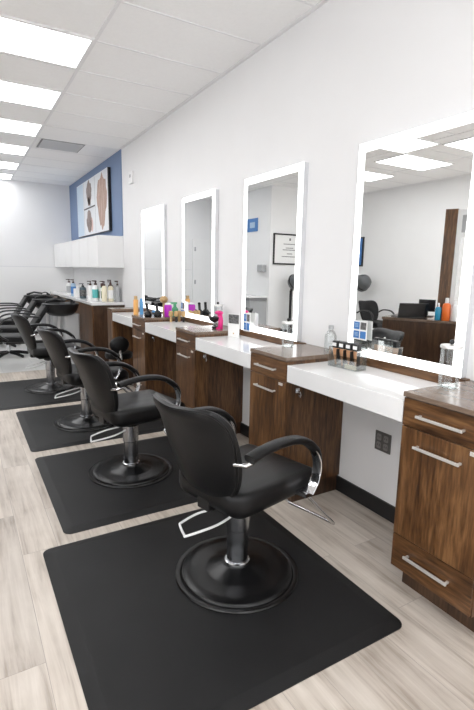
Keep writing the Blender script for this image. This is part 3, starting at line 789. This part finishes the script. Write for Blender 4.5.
# fourth cabinet: two dryers, purple bottle
def small_dryer(x, y, label, rot):
    t = empty('hand_dryer', (x, y, ZT), label, 'hair dryer', 'black hand dryers standing on the fourth cabinet', rot)
    MB().lathe([(.036, 0), (.043, .010), (.042, .04), (.028, .062), (.014, .07)], seg=20).build('barrel', M['blackgloss'], t)
    MB().sweep([(0, .0, .055), (.0, .015, .095), (0, .028, .135)], .016, .013, seg=12).build('handle', M['blackplastic'], t)
    MB().ball(.018, (0, .030, .140), sy=1.2, sz=.7).build('end_cap', M['blackgloss'], t)
small_dryer(1.785, 4.99, 'left one of two black hand dryers on the fourth cabinet', .2)
small_dryer(1.885, 4.95, 'right one of two black hand dryers, nearer the purple bottle', .2)
t = empty('purple_bottle', (2.0, 4.93, ZT), 'bright purple bottle with rounded shoulders on the fourth cabinet', 'bottle')
MB().lathe([(.040, 0), (.043, .006), (.043, .115), (.038, .130), (.03, .135)], seg=24).build('body', M['purple'], t); MB().lathe([(.036, .136), (.036, .150), (.02, .155)], seg=20).build('cap', M['white'], t)
# brushes on third desk by the fourth cabinet
for k, (x, y) in enumerate(((1.98, 4.80), (2.03, 4.77), (2.08, 4.80), (2.10, 4.73))):
    t = empty('round_brush', (x, y, ZD), 'tan round brush standing in a cluster on the third desk', 'brush', 'tan round brushes beside the fourth cabinet')
    MB().lathe([(.012, 0), (.014, .02), (.012, .06)], seg=12).build('handle', M['blackplastic' if k % 2 else 'gold'], t)
    MB().lathe([(.012, .06), (.024, .07), (.024, .115), (.010, .122)], seg=14).build('bristles', M['gold'], t)
t = empty('green_spray_bottle', (2.12, 5.02, ZT), 'green spray bottle behind the brushes on the fourth cabinet', 'bottle')
MB().lathe([(.036, 0), (.038, .005), (.038, .08), (.014, .11)], seg=20).build('body', M['green'], t); q = MB(); q.lathe([(.018, .11), (.018, .135)], seg=12); q.box(-.055, .025, -.010, .010, .135, .155); q.build('trigger', M['green'], t)
def can(x, y, r, h, m, cap, label):
    t = empty('spray_can', (x, y, ZT if y > 6 else ZD), label, 'spray can')
    MB().lathe([(r, 0), (r, h * .80), (r * .8, h * .84)], seg=20).build('body', M[m], t); MB().lathe([(r * .72, h * .84), (r * .72, h * .98), (r * .6, h)], seg=16).build('cap', M[cap], t)
can(1.805, 5.47, .029, .25, 'amber', 'gold', 'amber spray can on the farthest white desk')
can(1.875, 5.47, .022, .22, 'skyblue', 'skyblue', 'slim blue spray can right of the amber can')
t = empty('product_tin', (2.02, 5.36, ZD), 'dark squat tin between the blue can and hand dryers', 'tin')
MB().lathe([(.05, 0), (.05, .06)], seg=20).build('body', M['blackplastic'], t); MB().lathe([(.052, .06), (.052, .08)], seg=20).build('lid', M['skyblue'], t)
t = empty('ball_brush', (2.12, 5.36, ZD), 'tan round brush ball at lower left corner of farthest mirror', 'brush')
MB().lathe([(.015, 0), (.015, .17)], seg=12).build('handle', M['gold'], t); MB().ball(.05, (0, 0, .21), sz=.9).build('head', M['gold'], t)
# black stool parked under farthest desk
t = empty('cutting_stool', (1.64, 5.66, 0), 'round black padded stool tucked under the farthest desk', 'stool')
MB().lathe([(.03, .41), (.16, .42), (.17, .45), (.165, .485), (.13, .50), (.02, .503)], seg=28).build('seat', M['vinyl'], t)
MB().cyl(.025, .06, .41).build('column', M['chrome'], t)
q = MB()
for k in range(5):
    a = 2 * PI * k / 5; q.sweep([(0, 0, .08), (.22 * math.cos(a), .22 * math.sin(a), .03)], .022, .016, seg=8)
q.build('star_base', M['chrome'], t)
bk = MB(); bk.prism(rrect(-.125, .125, -.085, .085, .08), 0, .04); bk.xf(Matrix.Translation((.17, 0, .66)) @ Matrix.Rotation(PI / 2, 4, 'X') @ Matrix.Rotation(PI / 2, 4, 'Y')) if False else None
q = MB(); q.ball(.12, (.0, .0, 0), 24, 12, sx=1.0, sy=.3, sz=.85); q.xf(Matrix.Translation((-.04, -.17, .605))); q.build('backrest', M['vinyl'], t)
MB().sweep([(0, -.10, .415), (-.03, -.20, .43), (-.04, -.185, .58)], .012).build('back_post', M['chrome'], t)

# ------------------------------------------------------------------ world, camera
w = bpy.data.worlds.new('world'); S.world = w; w.use_nodes = True
w.node_tree.nodes['Background'].inputs['Color'].default_value = (.95, .97, 1, 1)
w.node_tree.nodes['Background'].inputs['Strength'].default_value = 2.7
def cam():
    c = bpy.data.cameras.new('camera'); o = bpy.data.objects.new('camera', c); COL.objects.link(o)
    f, yaw, pitch, roll = 467.33, math.radians(30.561), math.radians(-10.140), math.radians(1.069)
    cy, sy, cp, sp = math.cos(yaw), math.sin(yaw), math.cos(pitch), math.sin(pitch)
    F = Vector((sy * cp, cy * cp, sp)); R_ = Vector((cy, -sy, 0)); U = R_.cross(F)
    Rr = R_ * math.cos(roll) + U * math.sin(roll); Ur = U * math.cos(roll) - R_ * math.sin(roll)
    m = Matrix((Rr, Ur, -F)).transposed().to_4x4(); m.translation = (0, 0, 1.5)
    o.matrix_world = m
    c.sensor_fit = 'VERTICAL'; c.sensor_height = 36; c.lens = f / 710 * 36; c.clip_start = .05
    S.camera = o
cam()
S.view_settings.view_transform = 'Standard'; S.view_settings.look = 'None'; S.view_settings.gamma = 1
S.view_settings.exposure = .30; S.view_settings.use_curve_mapping = False
try:
    S.cycles.max_bounces = 10; S.cycles.diffuse_bounces = 6; S.cycles.glossy_bounces = 6; S.cycles.transparent_max_bounces = 12
    S.cycles.use_denoising = True
except Exception: pass
